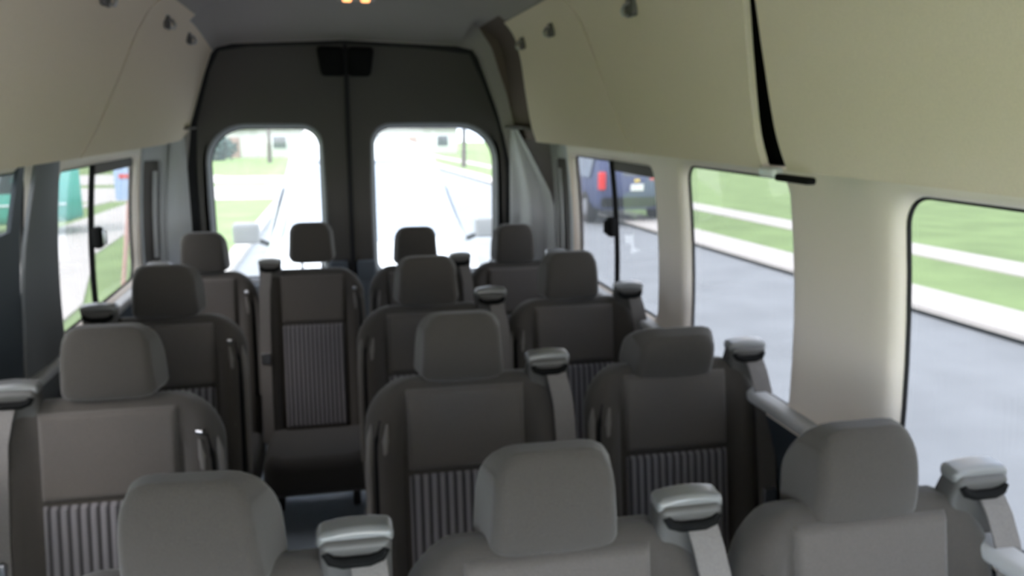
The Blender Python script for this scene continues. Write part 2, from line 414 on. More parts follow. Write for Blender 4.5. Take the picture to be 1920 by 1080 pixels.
# D pillars : plan path from side wall to door edge
DP = {1: [(0.948, 3.49), (0.955, 3.58), (0.925, 3.70), (0.745, 3.875)], -1: [(-0.873, 3.71), (-0.868, 3.745), (-0.795, 3.835), (-0.695, 3.875)]}
for side in (1, -1):
    (ax, ay), (bx, by), (cx, cy), (ex, ey) = DP[side]
    def PD(u, v, d, side=side, q=((ax, ay), (bx, by), (cx, cy))):
        # u 0..1 along a->c
        if u < 0.3: t = u/0.3; x, y = q[0][0]+(q[1][0]-q[0][0])*t, q[0][1]+(q[1][1]-q[0][1])*t
        else: t = (u-0.3)/0.7; x, y = q[1][0]+(q[2][0]-q[1][0])*t, q[1][1]+(q[2][1]-q[1][1])*t
        x -= side*0.156*max(0, v-0.9)**2*0.9
        return (x+side*d*0.8, y+d*0.6, v)
    bm = bmesh.new()
    ol = rrect(0.20, 0.86, 0.88, 1.345, (0.10, 0.10, 0.06, 0.06))
    cell(bm, [(0.0, 0.75), (1.0, 0.75), (1.0, 1.50), (0.0, 1.50)], ol, PD, 0.0, 0.03, 0.012)
    t = struct('trim_%d' % (3 if side == 1 else 4), bm, 'dtrim', ('right' if side == 1 else 'left')+' rear corner panel with a tall dark recess', 'pillar trim')
    bm = bmesh.new(); pane(bm, rrect(0.18, 0.88, 0.86, 1.365, (0.10, 0.10, 0.06, 0.06)), PD, 0.022); obj('recess_panel', bm, 'recess', t)
    bm = bmesh.new(); sheet(bm, lambda u, v: (PD(u, v, 0.010), (-side, 0, 0)), lin(0.66, 0.76, 2), lin(0.93, 1.30, 4), 0.006)
    obj('recess_rib', bm, 'dtrim', t)
    bm = bmesh.new()
    def colfn(u, v, side=side, c=(cx, cy), e=(ex, ey)):
        s_ = u
        x = c[0]+(e[0]-c[0])*s_; y = c[1]+(e[1]-c[1])*s_
        b = 0.016*math.sin(PI*u)*(1 if side == -1 else 1) + (0.010*math.cos(PI*4*u) if side == 1 else 0)
        x -= side*0.156*max(0, v-0.9)**2*0.9*(1-u)
        x -= side*(0.12*max(0, (v-1.15)/0.28)*(1-u) if side == 1 else 0.02*max(0, v-1.0)*(1-u))
        y -= b
        return ((x - side*b*0.5, y, v), (-side*0.6, -0.8, 0))
    sheet(bm, colfn, lin(0, 1, 20), lin(0.05, 1.47, 20), 0.008)
    struct('trim_%d' % (5 if side == 1 else 6), bm, 'dtrim', 'pale moulded column beside the %s rear door' % ('right' if side == 1 else 'left'), 'pillar trim')
    # lower corner fill
    bm = bmesh.new()
    sheet(bm, lambda u, v: (PD(u, v, 0.0), (-side, 0, 0)), lin(0, 1, 8), lin(0.0, 0.75, 4), 0.02); 
    struct('trim_%d' % (21 if side == 1 else 22), bm, 'lower', 'dark lower corner panel by the %s back door' % ('right' if side == 1 else 'left'), 'lower trim')
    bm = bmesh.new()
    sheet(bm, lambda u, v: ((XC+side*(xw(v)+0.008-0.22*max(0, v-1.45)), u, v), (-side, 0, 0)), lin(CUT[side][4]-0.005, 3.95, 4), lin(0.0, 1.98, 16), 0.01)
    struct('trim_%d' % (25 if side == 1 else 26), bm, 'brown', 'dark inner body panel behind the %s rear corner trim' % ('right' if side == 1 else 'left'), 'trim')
    # upper filler between corner panel and headliner
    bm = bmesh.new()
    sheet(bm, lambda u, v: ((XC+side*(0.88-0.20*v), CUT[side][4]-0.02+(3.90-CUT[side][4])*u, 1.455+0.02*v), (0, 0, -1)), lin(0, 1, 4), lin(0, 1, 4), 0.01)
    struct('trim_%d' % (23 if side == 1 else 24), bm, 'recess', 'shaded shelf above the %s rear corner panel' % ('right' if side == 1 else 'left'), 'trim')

# ---------------------------------------------------------------- rear wall, doors
bm = bmesh.new()
# wall_back : ring around the door opening
ARCH = [(-0.675, 0.05), (0.70+0.04, 0.05), (0.745, 0.9), (0.745, 1.30), (0.700, 1.50), (0.592, 1.79), (0.570, 1.822), (0.50, 1.838), (0.0, 1.856), (-0.48, 1.832), (-0.545, 1.815), (-0.57, 1.79), (-0.665, 1.50), (-0.695, 1.30), (-0.695, 0.9)]
def dens(poly, step=0.06):
    out = []
    for i, p in enumerate(poly):
        q = poly[(i+1) % len(poly)]; L = math.hypot(q[0]-p[0], q[1]-p[1]); m = max(1, int(L/step))
        out += [(p[0]+(q[0]-p[0])*k/m, p[1]+(q[1]-p[1])*k/m) for k in range(m)]
    return out
PB = lambda u, v, d: (u, YR + d, v)
cell(bm, [(-0.94, 0.0), (1.01, 0.0), (1.01, 2.03), (-0.94, 2.03)], dens(ARCH), PB, -0.012, 0.03, 0.004)
struct('wall_back', bm, 'ceil', 'rear frame of the van around the two back doors', 'wall')
# dark gap behind
bm = bmesh.new(); gasket(bm, dens(ARCH, 0.04), PB, -0.012, 0.007, 0.004); gasket(bm, dens(ARCH, 0.04), PB, 0.028, 0.030, 0.010)
struct('trim_7', bm, 'rubber', 'black rubber seal around the back door opening', 'door seal')

DL = dens([(-0.672, 0.06), (-0.008, 0.06), (-0.008, 1.842), (-0.46, 1.823), (-0.535, 1.805), (-0.56, 1.78), (-0.645, 1.50), (-0.66, 1.30), (-0.66, 0.9)], 0.05)
DR = dens([(0.008, 0.06), (0.725, 0.06), (0.728, 0.9), (0.728, 1.30), (0.688, 1.50), (0.582, 1.78), (0.558, 1.808), (0.49, 1.826), (0.008, 1.842)], 0.05)
for nm, poly, op, lab in (('door_1', DL, rrect(-0.605, -0.128, 0.80, 1.478, (0.08, 0.06, 0.085, 0.16)), 'left half of the back doors, dark trim with clear rounded window'),
                     ('door_2', DR, rrect(0.112, 0.675, 0.80, 1.482, (0.06, 0.08, 0.17, 0.085)), 'right half of the back doors, dark trim with clear rounded window')):
    d = sempty(nm, lab, 'door')
    bm = bmesh.new()
    cell(bm, poly, op, PB, 0.0, 0.06, 0.035, 0, 1)
    obj('door_panel', bm, ['doortrim', 'frametrim'], d)
    bm = bmesh.new(); pane(bm, op, PB, 0.05); obj('glass_pane', bm, 'glass_rear', d)
    bm = bmesh.new(); gasket(bm, op, PB, 0.045, 0.006); obj('window_seal', bm, 'rubber', d)
    x0, x1 = (-0.65, -0.02) if nm == 'door_1' else (0.02, 0.71)
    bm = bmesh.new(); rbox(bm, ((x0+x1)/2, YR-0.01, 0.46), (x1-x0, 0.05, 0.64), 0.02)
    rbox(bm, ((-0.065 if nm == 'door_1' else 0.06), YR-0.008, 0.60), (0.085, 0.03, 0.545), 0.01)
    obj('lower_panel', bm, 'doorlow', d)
    sx = -1 if nm == 'door_1' else 1
    bm = bmesh.new(); rbox(bm, (sx*0.062, YR-0.025, 1.765), (0.108, 0.06, 0.125), 0.018, fn=lambda p: (p.x*(1+0.15*(p.z-1.765)/0.12), p.y, p.z))
    obj('latch_cover', bm, 'black', d)
bm = bmesh.new(); rbox(bm, (0.0, YR-0.002, 0.95), (0.022, 0.03, 1.76), 0.006); struct('trim_8', bm, 'rubber', 'black centre seal where the two back doors meet', 'door seal')

# ---------------------------------------------------------------- headliner
def prof(s, side, ext=0.0):
    """cross-section of the headliner, s 0 (bottom lip) .. 1 (ceiling centre)"""
    pts = [(0.715, 1.425), (0.690, 1.50), (0.665, 1.64), (0.645, 1.76), (0.615, 1.85), (0.545, 1.915), (0.42, 1.945), (0.22, 1.955), (0.0, 1.96)]
    t = s*(len(pts)-1); i = min(int(t), len(pts)-2); f = t-i
    p0, p1, p2, p3 = pts[max(i-1, 0)], pts[i], pts[i+1], pts[min(i+2, len(pts)-1)]
    r = []
    for a in range(2):
        r.append(0.5*((2*p1[a]) + (-p0[a]+p2[a])*f + (2*p0[a]-5*p1[a]+4*p2[a]-p3[a])*f*f + (-p0[a]+3*p1[a]-3*p2[a]+p3[a])*f**3))
    return r[0]-ext, r[1]
NS = 4/8.0   # side panel reaches s=0.5 (z 1.85)
def liner_panel(side, yfront, yrear, s0, s1, ext, name, lab, m='liner', th=0.014, lip=True):
    bm = bmesh.new()
    def fn(u, v):
        s = s0+(s1-s0)*max(v, 0)
        x, z = prof(s, side, ext); 
        y = yfront(z)+(yrear(z)-yfront(z))*u
        if v < 0: x += 0.150*(-v); z -= 0.012*(-v)   # lip turning out to the wall
        return ((XC+side*x, y, z), (-side*0.95, 0, -0.3))
    vs = ([-1.0, -0.6, -0.25, -0.08] if lip else []) + lin(0, 1, 16)
    sheet(bm, fn, lin(0, 1, 8), vs, th)
    return struct(name, bm, m, lab, 'headliner panel')
seamR = lambda z: 2.23+(z-1.436)*0.75
seamL = lambda z: 2.25+(z-1.433)*1.25
gapR = lambda z: 1.488
liner_panel(1, lambda z: seamR(z)+0.008, lambda z: 3.38, 0, NS*1.15, 0.0, 'trim_9', 'beige headliner panel on the right nearest the back doors')
liner_panel(1, lambda z: gapR(z)+0.008+0.010*max(0, (1.85-z)/0.4), lambda z: seamR(z)-0.006, 0, NS*1.15, 0.0, 'trim_10', 'beige headliner panel between thin seam and black gap on the right')
liner_panel(1, lambda z: YF, lambda z: gapR(z)-0.022-0.050*max(0, (1.85-z))/0.4, 0, 0.36, 0.002, 'trim_11', 'large olive-beige headliner panel at the top right, below the fine seam')
liner_panel(1, lambda z: YF, lambda z: gapR(z)-0.022-0.050*max(0, (1.85-z))/0.4, 0.368, NS*1.15, 0.0, 'trim_12', 'upper strip of headliner above the fine seam at the top right', lip=False)
liner_panel(-1, lambda z: seamL(z)+0.010, lambda z: 3.36, 0, NS*1.15, 0.0, 'trim_13', 'grey headliner panel on the left nearest the back doors')
liner_panel(-1, lambda z: 1.62, lambda z: seamL(z)-0.010, 0, NS*1.15, 0.0, 'trim_14', 'large grey headliner panel on the left beside the dark slanted seam')
liner_panel(-1, lambda z: YF, lambda z: 1.605, 0, NS*1.15, 0.0, 'trim_15', 'headliner panel at the top left corner of the photo')
# backing behind the gaps (black)
for side, n in ((1, 16), (-1, 17)):
    bm = bmesh.new()
    def fn(u, v, side=side):
        x, z = prof(v*0.60, side, -0.050); return ((XC+side*x, YF+(3.75-YF)*u, z-0.0), (-side, 0, 0))
    sheet(bm, fn, lin(0, 1, 6), lin(0.02, 1, 12), 0.006)
    struct('trim_%d' % n, bm, 'black', 'dark backing behind the %s headliner panels, seen in the gaps' % ('right' if side == 1 else 'left'), 'headliner backing')
# ceiling
bm = bmesh.new()
def cfn(u, v):
    y = YF+(3.35-YF)*u
    if v < 0.5: x, z = prof(0.575+(1-0.575)*v*2, 1); x = XC+x
    else: x, z = prof(0.575+(1-0.575)*(1-v)*2, 1); x = XC-x
    return ((x, y, z+0.004), (0, 0, -1))
sheet(bm, cfn, lin(0, 1, 10), lin(0, 1, 24), 0.02)
# roof skin keeps daylight out above the liner
rbox(bm, (XC, (YR+YF)/2, 2.02), (1.62, YR-YF+0.06, 0.03), 0.01, mi=1)
struct('ceiling', bm, ['ceil', 'outer'], 'grey fabric ceiling of the high roof', 'ceiling')
# rear arch : ceiling curving down to the door opening
bm = bmesh.new()
AP = {1: [(0.722, 1.425), (0.708, 1.46), (0.675, 1.58), (0.633, 1.70), (0.603, 1.79), (0.565, 1.832), (0.45, 1.846), (0.22, 1.855), (0.0, 1.860)],
      -1: [(0.71, 1.425), (0.68, 1.46), (0.64, 1.58), (0.60, 1.70), (0.565, 1.79), (0.53, 1.826), (0.43, 1.840), (0.22, 1.852), (0.0, 1.860)]}
def arch(side, s):
    pts = AP[side]; t = s*(len(pts)-1); i = min(int(t), len(pts)-2); f = t-i
    return (side*(pts[i][0]+(pts[i+1][0]-pts[i][0])*f) + 0.0, pts[i][1]+(pts[i+1][1]-pts[i][1])*f)
def afn(u, v):
    side = 1 if v < 0.5 else -1
    s = v*2 if v < 0.5 else (1-v)*2
    x0, z0 = prof(s, side, 0); x0 = XC+side*x0
    x1, z1 = arch(side, s)
    y0 = 3.35; y = y0+(3.885-y0)*u
    e = u*u*(3-2*u)*0.6+u**3*0.4
    x, z = x0+(x1-x0)*e, z0+(z1-z0)*e
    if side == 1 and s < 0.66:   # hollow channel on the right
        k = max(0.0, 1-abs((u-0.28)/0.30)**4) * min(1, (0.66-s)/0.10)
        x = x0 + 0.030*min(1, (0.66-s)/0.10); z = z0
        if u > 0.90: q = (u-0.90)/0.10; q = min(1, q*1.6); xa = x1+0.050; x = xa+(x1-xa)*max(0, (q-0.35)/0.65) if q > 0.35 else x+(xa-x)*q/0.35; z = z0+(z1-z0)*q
    return ((x, y, z+0.003), (0, 0, -1) if 0.3 < v < 0.7 else (-side, 0, -0.2))
sheet(bm, afn, lin(0, 1, 26), lin(0, 1, 64), 0.008)
bm.faces.ensure_lookup_table()
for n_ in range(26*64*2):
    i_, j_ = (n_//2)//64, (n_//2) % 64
    if j_ < 32 and j_/32.0 < 0.62 and 0 <= i_ <= 23: bm.faces[n_].material_index = 1  # channel faces coloured brown to carry the shade inside it
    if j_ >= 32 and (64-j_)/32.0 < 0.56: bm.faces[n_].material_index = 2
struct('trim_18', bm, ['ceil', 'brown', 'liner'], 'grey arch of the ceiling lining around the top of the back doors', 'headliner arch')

# white block standing in for a light reflection, with black strip, under the gap
bm = bmesh.new()
rbox(bm, (0.742, 1.462, 1.419), (0.022, 0.062, 0.020), 0.007)
struct('trim_19', bm, 'white', 'small white block standing in for a light reflection at the foot of the black gap on the right headliner', 'painted reflection')
bm = bmesh.new()
rbox(bm, (0.742, 1.375, 1.412), (0.022, 0.11, 0.013), 0.005)
struct('trim_20', bm, 'black', 'short black strip beside the white reflection block under the right headliner', 'strip')

# hooks
def hook(side, y, z, lab):
    x, zz = 0.64, z
    for k in range(200):
        s = k/199*0.7; px, pz = prof(s, side)
        if pz >= z: x = px; break
    t = thing('coat_hook', lab, 'hook', (XC+side*(x-0.004), y, z), group='small grey hooks along the headliner')
    bm = bmesh.new(); rbox(bm, (0, 0, 0), (0.014, 0.058, 0.046), 0.005); obj('base_plate', bm, 'recess', t)
    bm = bmesh.new(); tube(bm, [(-side*0.005, 0, 0.01), (-side*0.018, 0, 0.004), (-side*0.024, 0, -0.010), (-side*0.020, 0, -0.020), (-side*0.010, 0, -0.018)], 0.005, 8); obj('hook', bm, 'steel', t)
hook(1, 3.27, 1.805, 'rearmost grey hook high on the right headliner, beside the channel coloured brown for its shade')
hook(1, 2.83, 1.812, 'middle grey hook high on the right headliner, behind the thin seam')
hook(1, 2.06, 1.791, 'grey hook on the right headliner at the top edge, before the thin seam')
hook(-1, 3.48, 1.82, 'rearmost dark hook on the left headliner, next to the back arch')
hook(-1, 3.02, 1.83, 'middle dark hook high on the left headliner, behind the slanted seam')
hook(-1, 2.26, 1.808, 'dark hook at the top edge on the left headliner, before the slanted seam')

# dome light
t = thing('dome_light', 'small ceiling lamp with warm orange glow at the top edge', 'lamp', (0.03, 3.12, 1.943))
bm = bmesh.new(); rbox(bm, (0, 0, 0), (0.14, 0.09, 0.03), 0.012); obj('housing', bm, 'dtrim', t)
for sx in (-1, 1):
    bm = bmesh.new(); rbox(bm, (sx*0.032, -0.01, -0.014), (0.032, 0.04, 0.016), 0.007); obj('bulb', bm, 'bulb', t)

# windshield end
bm = bmesh.new()
cell(bm, [(-0.92, 0.0), (0.99, 0.0), (0.99, 2.0), (-0.92, 2.0)], rrect(-0.84, 0.91, 0.70, 1.44, (0.08,)*4), lambda u, v, d: (u, YF-0.01-d, v), 0.0, 0.03, 0.01)
struct('wall_front', bm, 'ceil', 'front end of the van around the windshield, behind the camera', 'wall')
we = sempty('window_9', 'windshield behind the camera', 'window')
bm = bmesh.new(); pane(bm, rrect(-0.84, 0.91, 0.70, 1.44, (0.08,)*4), lambda u, v, d: (u, YF-0.01-d, v), 0.02); obj('glass_pane', bm, 'glass_front', we)

# ================================================================ SEATS
BX, BH = 0.006, 0.237      # backrest centre and half width
ZB, ZTOP, RC = 0.25, 0.928, 0.115
def recl(z): return (0.93-z)*-0.17
def halfw(z):
    w = BH - 0.012*max(0, (0.5-z)/0.25)
    k = ZTOP-RC
    if z > k:
        q = min(1, (z-k)/RC); return w-RC*1.05+RC*1.05*math.sqrt(max(0, 1-q*q))
    return w
def front(x, z):
    """front surface of the backrest (local y, negative = toward the camera)"""
    dx = abs(x-0.005)
    b = 0.030*math.exp(-((dx-0.190)/0.034)**2)
    g = -0.012*math.exp(-((dx-0.147)/0.010)**2)
    fade = min(1, max(0, (ZTOP-0.02-z)/0.12))
    return recl(z) + 0.008 - (b+g)*fade
def backrest_bm():
    bm = bmesh.new()
    zs = [ZB+(ZTOP-ZB)*(1-math.cos(PI*i/34))/2 for i in range(35)]
    us = [math.sin(PI/2*(-1+2*j/36)) for j in range(37)]
    A = []; B = []
    for z in zs:
        w = halfw(z); ra, rb = [], []
        for u in us:
            x = BX+u*w
            de = min(BH*(1-abs(u))*1.0 if True else 0, (ZTOP-z)*1.1, (z-ZB)*1.1)
            de = min((1-abs(u))*w, ZTOP-z, z-ZB)
            e = math.sqrt(max(0, 1-(1-min(de/0.035, 1))**2))
            th = 0.085+0.03*(ZTOP-z)
            f0 = front(x, z); bk = recl(z)+th; mid = recl(z)+0.04
            ra.append(bm.verts.new((x, mid+(f0-mid)*e, z))); rb.append(bm.verts.new((x, mid+(bk-mid)*e, z)))
        A.append(ra); B.append(rb)
    for i in range(len(zs)-1):
        for j in range(len(us)-1):
            bm.faces.new((A[i][j], A[i][j+1], A[i+1][j+1], A[i+1][j])); bm.faces.new((B[i][j], B[i+1][j], B[i+1][j+1], B[i][j+1]))
    bmesh.ops.remove_doubles(bm, verts=bm.verts, dist=0.0006)
    return bm
def overlay_bm(x0, x1, z0, z1, h, rr=0.014, ribs=False, nu=24, nv=16):
    bm = bmesh.new(); 
    if ribs: nu = 14*8
    us = lin(0, 1, nu); vs = lin(0, 1, nv)
    ee = [0.0, 0.02, 0.05, 0.09]; 
    us = sorted(set([round(v, 5) for v in us+ee+[1-e for e in ee]])); vs = sorted(set([round(v, 5) for v in vs+ee+[1-e for e in ee]]))
    A = []
    for v in vs:
        r = []
        for u in us:
            x = x0+(x1-x0)*u; z = z0+(z1-z0)*v
            de = min((x1-x0)*min(u, 1-u), (z1-z0)*min(v, 1-v))
            e = math.sqrt(max(0, 1-(1-min(de/rr, 1))**2))
            y = front(x, z)+0.004-(h+0.004)*e
            if ribs: y -= 0.0045*abs(math.cos(PI*x/0.0195))*e
            r.append(bm.verts.new((x, y, z)))
        A.append(r)
    for i in range(len(vs)-1):
        for j in range(len(us)-1): bm.faces.new((A[i][j], A[i][j+1], A[i+1][j+1], A[i+1][j]))
    # back skirt
    r = bmesh.ops.extrude_edge_only(bm, edges=[e for e in bm.edges if e.is_boundary])
    for v in r['geom']:
        if isinstance(v, bmesh.types.BMVert): v.co.y += 0.006
    return bm

SEATPARTS = {}
def flip(bm, mir):
    if mir:
        for v in bm.verts: v.co.x = -v.co.x
    return bm
def seat_parts(mir):
    k = mir
    if k in SEATPARTS: return SEATPARTS[k]
    L = []   # (name, mesh object maker, parent index)
    def add(name, bm, m, par=None): L.append((name, flip(bm, mir), m, par)); return len(L)-1
    b = add('backrest', backrest_bm(), 'fabric')
    add('centre_panel', overlay_bm(-0.138, 0.143, 0.722, 0.908, 0.011), 'panel')
    add('ribbed_panel', overlay_bm(-0.136, 0.141, 0.31, 0.715, 0.007, ribs=True), 'rib')
    bm = bmesh.new()
    rbox(bm, (0.0, -0.215, 0.225), (0.455, 0.42, 0.15), 0.045, k=4, n=8, fn=lambda p: (p.x, p.y, p.z + (0.014 if p.z > 0.22 else 0)*math.exp(-((abs(p.x)-0.19)/0.035)**2)))
    add('seat_cushion', bm, 'fabric')
    # base
    bm = bmesh.new()
    rbox(bm, (0.01, -0.15, 0.14), (0.36, 0.26, 0.03), 0.008)
    for sx in (-0.16, 0.18): rbox(bm, (sx, -0.12, 0.065), (0.03, 0.16, 0.13), 0.008)
    add('seat_base', bm, 'frame')
    # headrest
    bm = bmesh.new()
    def hf(p):
        t = (p.z-1.002)/0.076
        yb = (p.y-0.05)/0.055
        sx = (1-0.060*t)*(0.955+0.075*yb)
        z = p.z
        if t > 0: z -= 0.024*min(1, abs(p.x)/0.1)**6*t*t
        else: z += 0.008*min(1, abs(p.x)/0.1)**6*t*t
        y = p.y + 0.014*t*t*max(-1, min(1, -yb)) + 0.004*t - (0.030*t*(yb+1)/2 if t > 0 else 0) + 0.006*(p.x/0.1)**2
        return (p.x*sx, y, z)
    rbox(bm, (0.0, 0.05, 1.006), (0.204, 0.110, 0.160), 0.017, k=4, n=10, fn=hf)
    h = add('headrest', bm, 'fabric')
    for sx in (-0.045, 0.045):
        bm = bmesh.new(); tube(bm, [(sx, 0.052, 0.86), (sx, 0.055, 0.95)], 0.006, 10); add('headrest_post', bm, 'steel', h)
    # belt retractor hood on the shoulder
    bm = bmesh.new()
    rbox(bm, (0.204, 0.030, 0.908), (0.098, 0.050, 0.112), 0.013, k=3, n=3, fn=lambda p: (p.x, p.y-(0.012 if p.z > 0.95 else 0), p.z))
    r_ = add('belt_retractor', bm, 'hood')
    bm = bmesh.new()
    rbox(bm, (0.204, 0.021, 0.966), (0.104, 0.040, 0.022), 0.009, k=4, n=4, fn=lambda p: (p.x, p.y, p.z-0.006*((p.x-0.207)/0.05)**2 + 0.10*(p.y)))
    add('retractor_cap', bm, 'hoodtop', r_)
    bm = bmesh.new()
    tube(bm, [(0.163, -0.004, 0.948), (0.170, -0.006, 0.938), (0.186, -0.006, 0.933), (0.222, -0.006, 0.933), (0.238, -0.006, 0.938), (0.245, -0.004, 0.948)], [0.006, 0.0075, 0.0085, 0.0085, 0.0075, 0.006], 8)
    add('belt_slot', bm, 'black', r_)
    # webbing
    bm = bmesh.new()
    path = [(0.220, -0.004, 0.932), (0.223, -0.024, 0.905), (0.230, -0.040, 0.86), (0.233, -0.055, 0.78), (0.236, -0.075, 0.66), (0.238, -0.097, 0.52), (0.238, -0.120, 0.38), (0.238, -0.138, 0.27)]
    V = []
    for (x, y, z) in path: V.append([bm.verts.new((x-0.024, y, z)), bm.verts.new((x+0.024, y, z)), bm.verts.new((x+0.024, y+0.003, z)), bm.verts.new((x-0.024, y+0.003, z))])
    for i in range(len(V)-1):
        for j in range(4): bm.faces.new((V[i][j], V[i][(j+1) % 4], V[i+1][(j+1) % 4], V[i+1][j]))
    bm.faces.new(V[0]); bm.faces.new(V[-1])
    bl = add('seat_belt', bm, 'belt')
    bm = bmesh.new(); rbox(bm, (0.237, -0.090, 0.60), (0.036, 0.014, 0.046), 0.005); add('belt_tongue', bm, 'steel', bl)
    # outboard side cover with grab slot
    bm = bmesh.new()
    tube(bm, [(-0.196, -0.016, 0.845), (-0.203, -0.024, 0.80), (-0.205, -0.034, 0.74), (-0.206, -0.058, 0.60), (-0.206, -0.085, 0.45)], [0.004, 0.009, 0.009, 0.009, 0.008], 8)
    s_ = add('side_slot', bm, 'black', b)
    bm = bmesh.new()
    tube(bm, [(-0.212, 0.000, 0.84), (-0.221, -0.012, 0.80), (-0.224, -0.024, 0.74), (-0.225, -0.048, 0.60), (-0.225, -0.075, 0.45)], [0.004, 0.010, 0.010, 0.010, 0.008], 10)
    tube(bm, [(-0.182, -0.030, 0.84), (-0.187, -0.036, 0.80), (-0.188, -0.045, 0.74), (-0.189, -0.069, 0.60), (-0.189, -0.095, 0.45)], [0.003, 0.008, 0.008, 0.008, 0.006], 10)
    add('side_strip', bm, 'strip', b)
    if mir:
        bm = bmesh.new(); tube(bm, [(-0.180, -0.030, 0.857), (-0.193, -0.036, 0.856)], [0.007, 0.007], 10); add('release_button', bm, 'steel', b)
    SEATPARTS[k] = [(n, obj_mesh(n, bmx, m), par) for (n, bmx, m, par) in L]
    return SEATPARTS[k]
def obj_mesh(name, bm, m):
    me = bpy.data.meshes.new(name); bmesh.ops.recalc_face_normals(bm, faces=bm.faces); bm.to_mesh(me); bm.free()
    me.materials.append(M[m])
    for p in me.polygons: p.use_smooth = True
    me.set_sharp_from_angle(angle=math.radians(45))
    return me
def seat(x, y, mir, lab, hz=0.0, htilt=0.0, hscale=None, hyaw=0.0, hroll=0.0, sx=1.0):
    t = thing('passenger_seat', lab, 'van seat', (x, y, 0), 0, 'grey fabric passenger seats in four rows'); t.scale = (sx, 1, 1)
    made = []
    for (n, me, par) in seat_parts(mir):
        o = bpy.data.objects.new(n, me); COL.objects.link(o)
        if n == 'headrest':
            o.location.z = hz
            if htilt or hyaw or hroll:
                # pivot at the headrest foot
                piv = Vector((0, 0.06, 0.93)); R = Matrix.Rotation(htilt, 4, 'X')
                mw = Matrix.Translation(piv+Vector((0, 0, hz))) @ Matrix.Rotation(hyaw, 4, 'Z') @ Matrix.Rotation(hroll, 4, 'Y') @ R @ Matrix.Diagonal((*(hscale or (1, 1, 1)), 1)) @ Matrix.Translation(-piv)
                o.matrix_basis = mw
        o.parent = t if par is None else made[par]
        if mir and n in ('belt_retractor', 'seat_belt'): o.location.x = 0.018
        made.append(o)
        if n == 'retractor_cap': o['label'] = 'pale satin cap on top'
    return t
R1, R2, R3, R4 = 1.055, 1.835, 2.605, 3.355
seat(-0.270, R1, False, 'nearest seat at lower left, pale headrest cut by the photo bottom, aisle beyond its left', hz=-0.03, hyaw=-0.20, hroll=-0.05)
seat(0.217, R1, False, 'front row middle seat, large headrest at bottom centre of the photo', hz=-0.028)
seat(0.722, R1, False, 'front row seat by the large right window, headrest before the pale pillar', hz=-0.034, sx=0.96)
seat(-0.565, R2, True, 'brown-grey seat at the left edge of the photo, ribbed lower back and bright belt cap')
seat(0.203, R2, False, 'aisle seat of the second pair, striped ribbed panel right of the dark aisle', hz=-0.008)
seat(0.724, R2, False, 'window seat of the second pair with low forward-tilted headrest beside the narrow window', hz=-0.028, htilt=0.45, hscale=(1.12, 1.0, 0.88), sx=0.96)
seat(-0.588, R3, True, 'black-looking single seat on the left, directly behind the brown-grey one')
seat(0.209, R3, False, 'dark seat beside the aisle in the third pair, headrest below the right back window')
seat(0.690, R3, False, 'window seat of the third pair, in front of the right sliding window', sx=0.97)
seat(-0.585, R4, True, 'back row seat at the far left corner, black headrest below the left back window', sx=0.87)
seat(-0.172, R4, True, 'back row seat in line with the aisle, raised headrest with light gap below', hz=0.028, sx=0.87)
seat(0.248, R4, False, 'back row seat right of centre, mostly hidden, headrest before the right back window', sx=0.87)
seat(0.660, R4, False, 'back row seat at the right corner beside the pale rear column', sx=0.87)

# ================================================================ OUTSIDE
def ground_patch(name, pts, m, lab, cat, dz=0.0, kind='structure', nz_=1):
    bm = bmesh.new()
    top = [bm.verts.new((x, y, gz(y)+dz)) for x, y in pts]; bot = [bm.verts.new((x, y, gz(y)-0.3)) for x, y in pts]
    bm.faces.new(top); bm.faces.new(bot[::-1])
    n = len(pts)
    for i in range(n): bm.faces.new((top[i], bot[i], bot[(i+1) % n], top[(i+1) % n]))
    bmesh.ops.triangulate(bm, faces=[f for f in bm.faces if len(f.verts) > 4])
    return tag(obj(name, bm, m, None, False), lab, cat, None, kind)
ground_patch('road', [(-1.75, -40), (6.70, -40), (6.70, 200), (-1.75, 200)], 'asphalt', 'grey asphalt street beside and behind the van', 'road', 0.0)
ground_patch('side_street', [(-1.75, 29.5), (-1.75, 37.5), (-60, 37.5), (-60, 29.5)], 'concrete', 'pale side street crossing the lawns at the left', 'road', 0.03)
ground_patch('lawn_right', [(6.70, -40), (90, -40), (90, 260), (6.70, 260)], 'grass', 'green lawn across the street on the right', 'lawn', 0.05)
ground_patch('lawn_left', [(-90, -40), (-1.75, -40), (-1.75, 260), (-90, 260)], 'grass', 'green lawn on the near kerb side, left of the van', 'lawn', 0.02)
ground_patch('kerb_right', [(6.70, -40), (7.62, -40), (7.62, 200), (6.70, 200)], 'concrete', 'pale concrete kerb and gutter along the far side of the street', 'kerb', 0.10)
ground_patch('kerb_left', [(-1.95, -40), (-1.70, -40), (-1.70, 200), (-1.95, 200)], 'concrete', 'concrete kerb beside the parked van', 'kerb', 0.09)
ground_patch('sidewalk_right', [(9.68, -40), (10.65, -40), (10.65, 200), (9.68, 200)], 'concrete', 'pale sidewalk running through the lawn on the right', 'sidewalk', 0.08)
ground_patch('sidewalk_left', [(-3.0, 7), (-3.25, 11.2), (-4.35, 16.1), (-4.75, 22), (-4.95, 29.5), (-6.5, 29.5), (-6.4, 22), (-6.1, 16), (-6.0, 7)], 'concrete', 'wide pale path curving through the lawn on the left', 'sidewalk', 0.045)
ground_patch('driveway_left', [(-60, 50.5), (-7.6, 50.5), (-5.6, 46.5), (-2.0, 46.0), (-2.0, 40.0), (-60, 40.0)], 'concrete', 'pale pavement beyond the side street, seen in the left back window', 'driveway', 0.035)
ground_patch('curved_path', [(-8.5, 24.5), (-7.4, 27.0), (-7.2, 29.5), (-7.6, 29.5), (-7.9, 27.3), (-9.2, 25.0)], 'concrete', 'thin curved edge of pavement in the left lawn', 'path', 0.05)

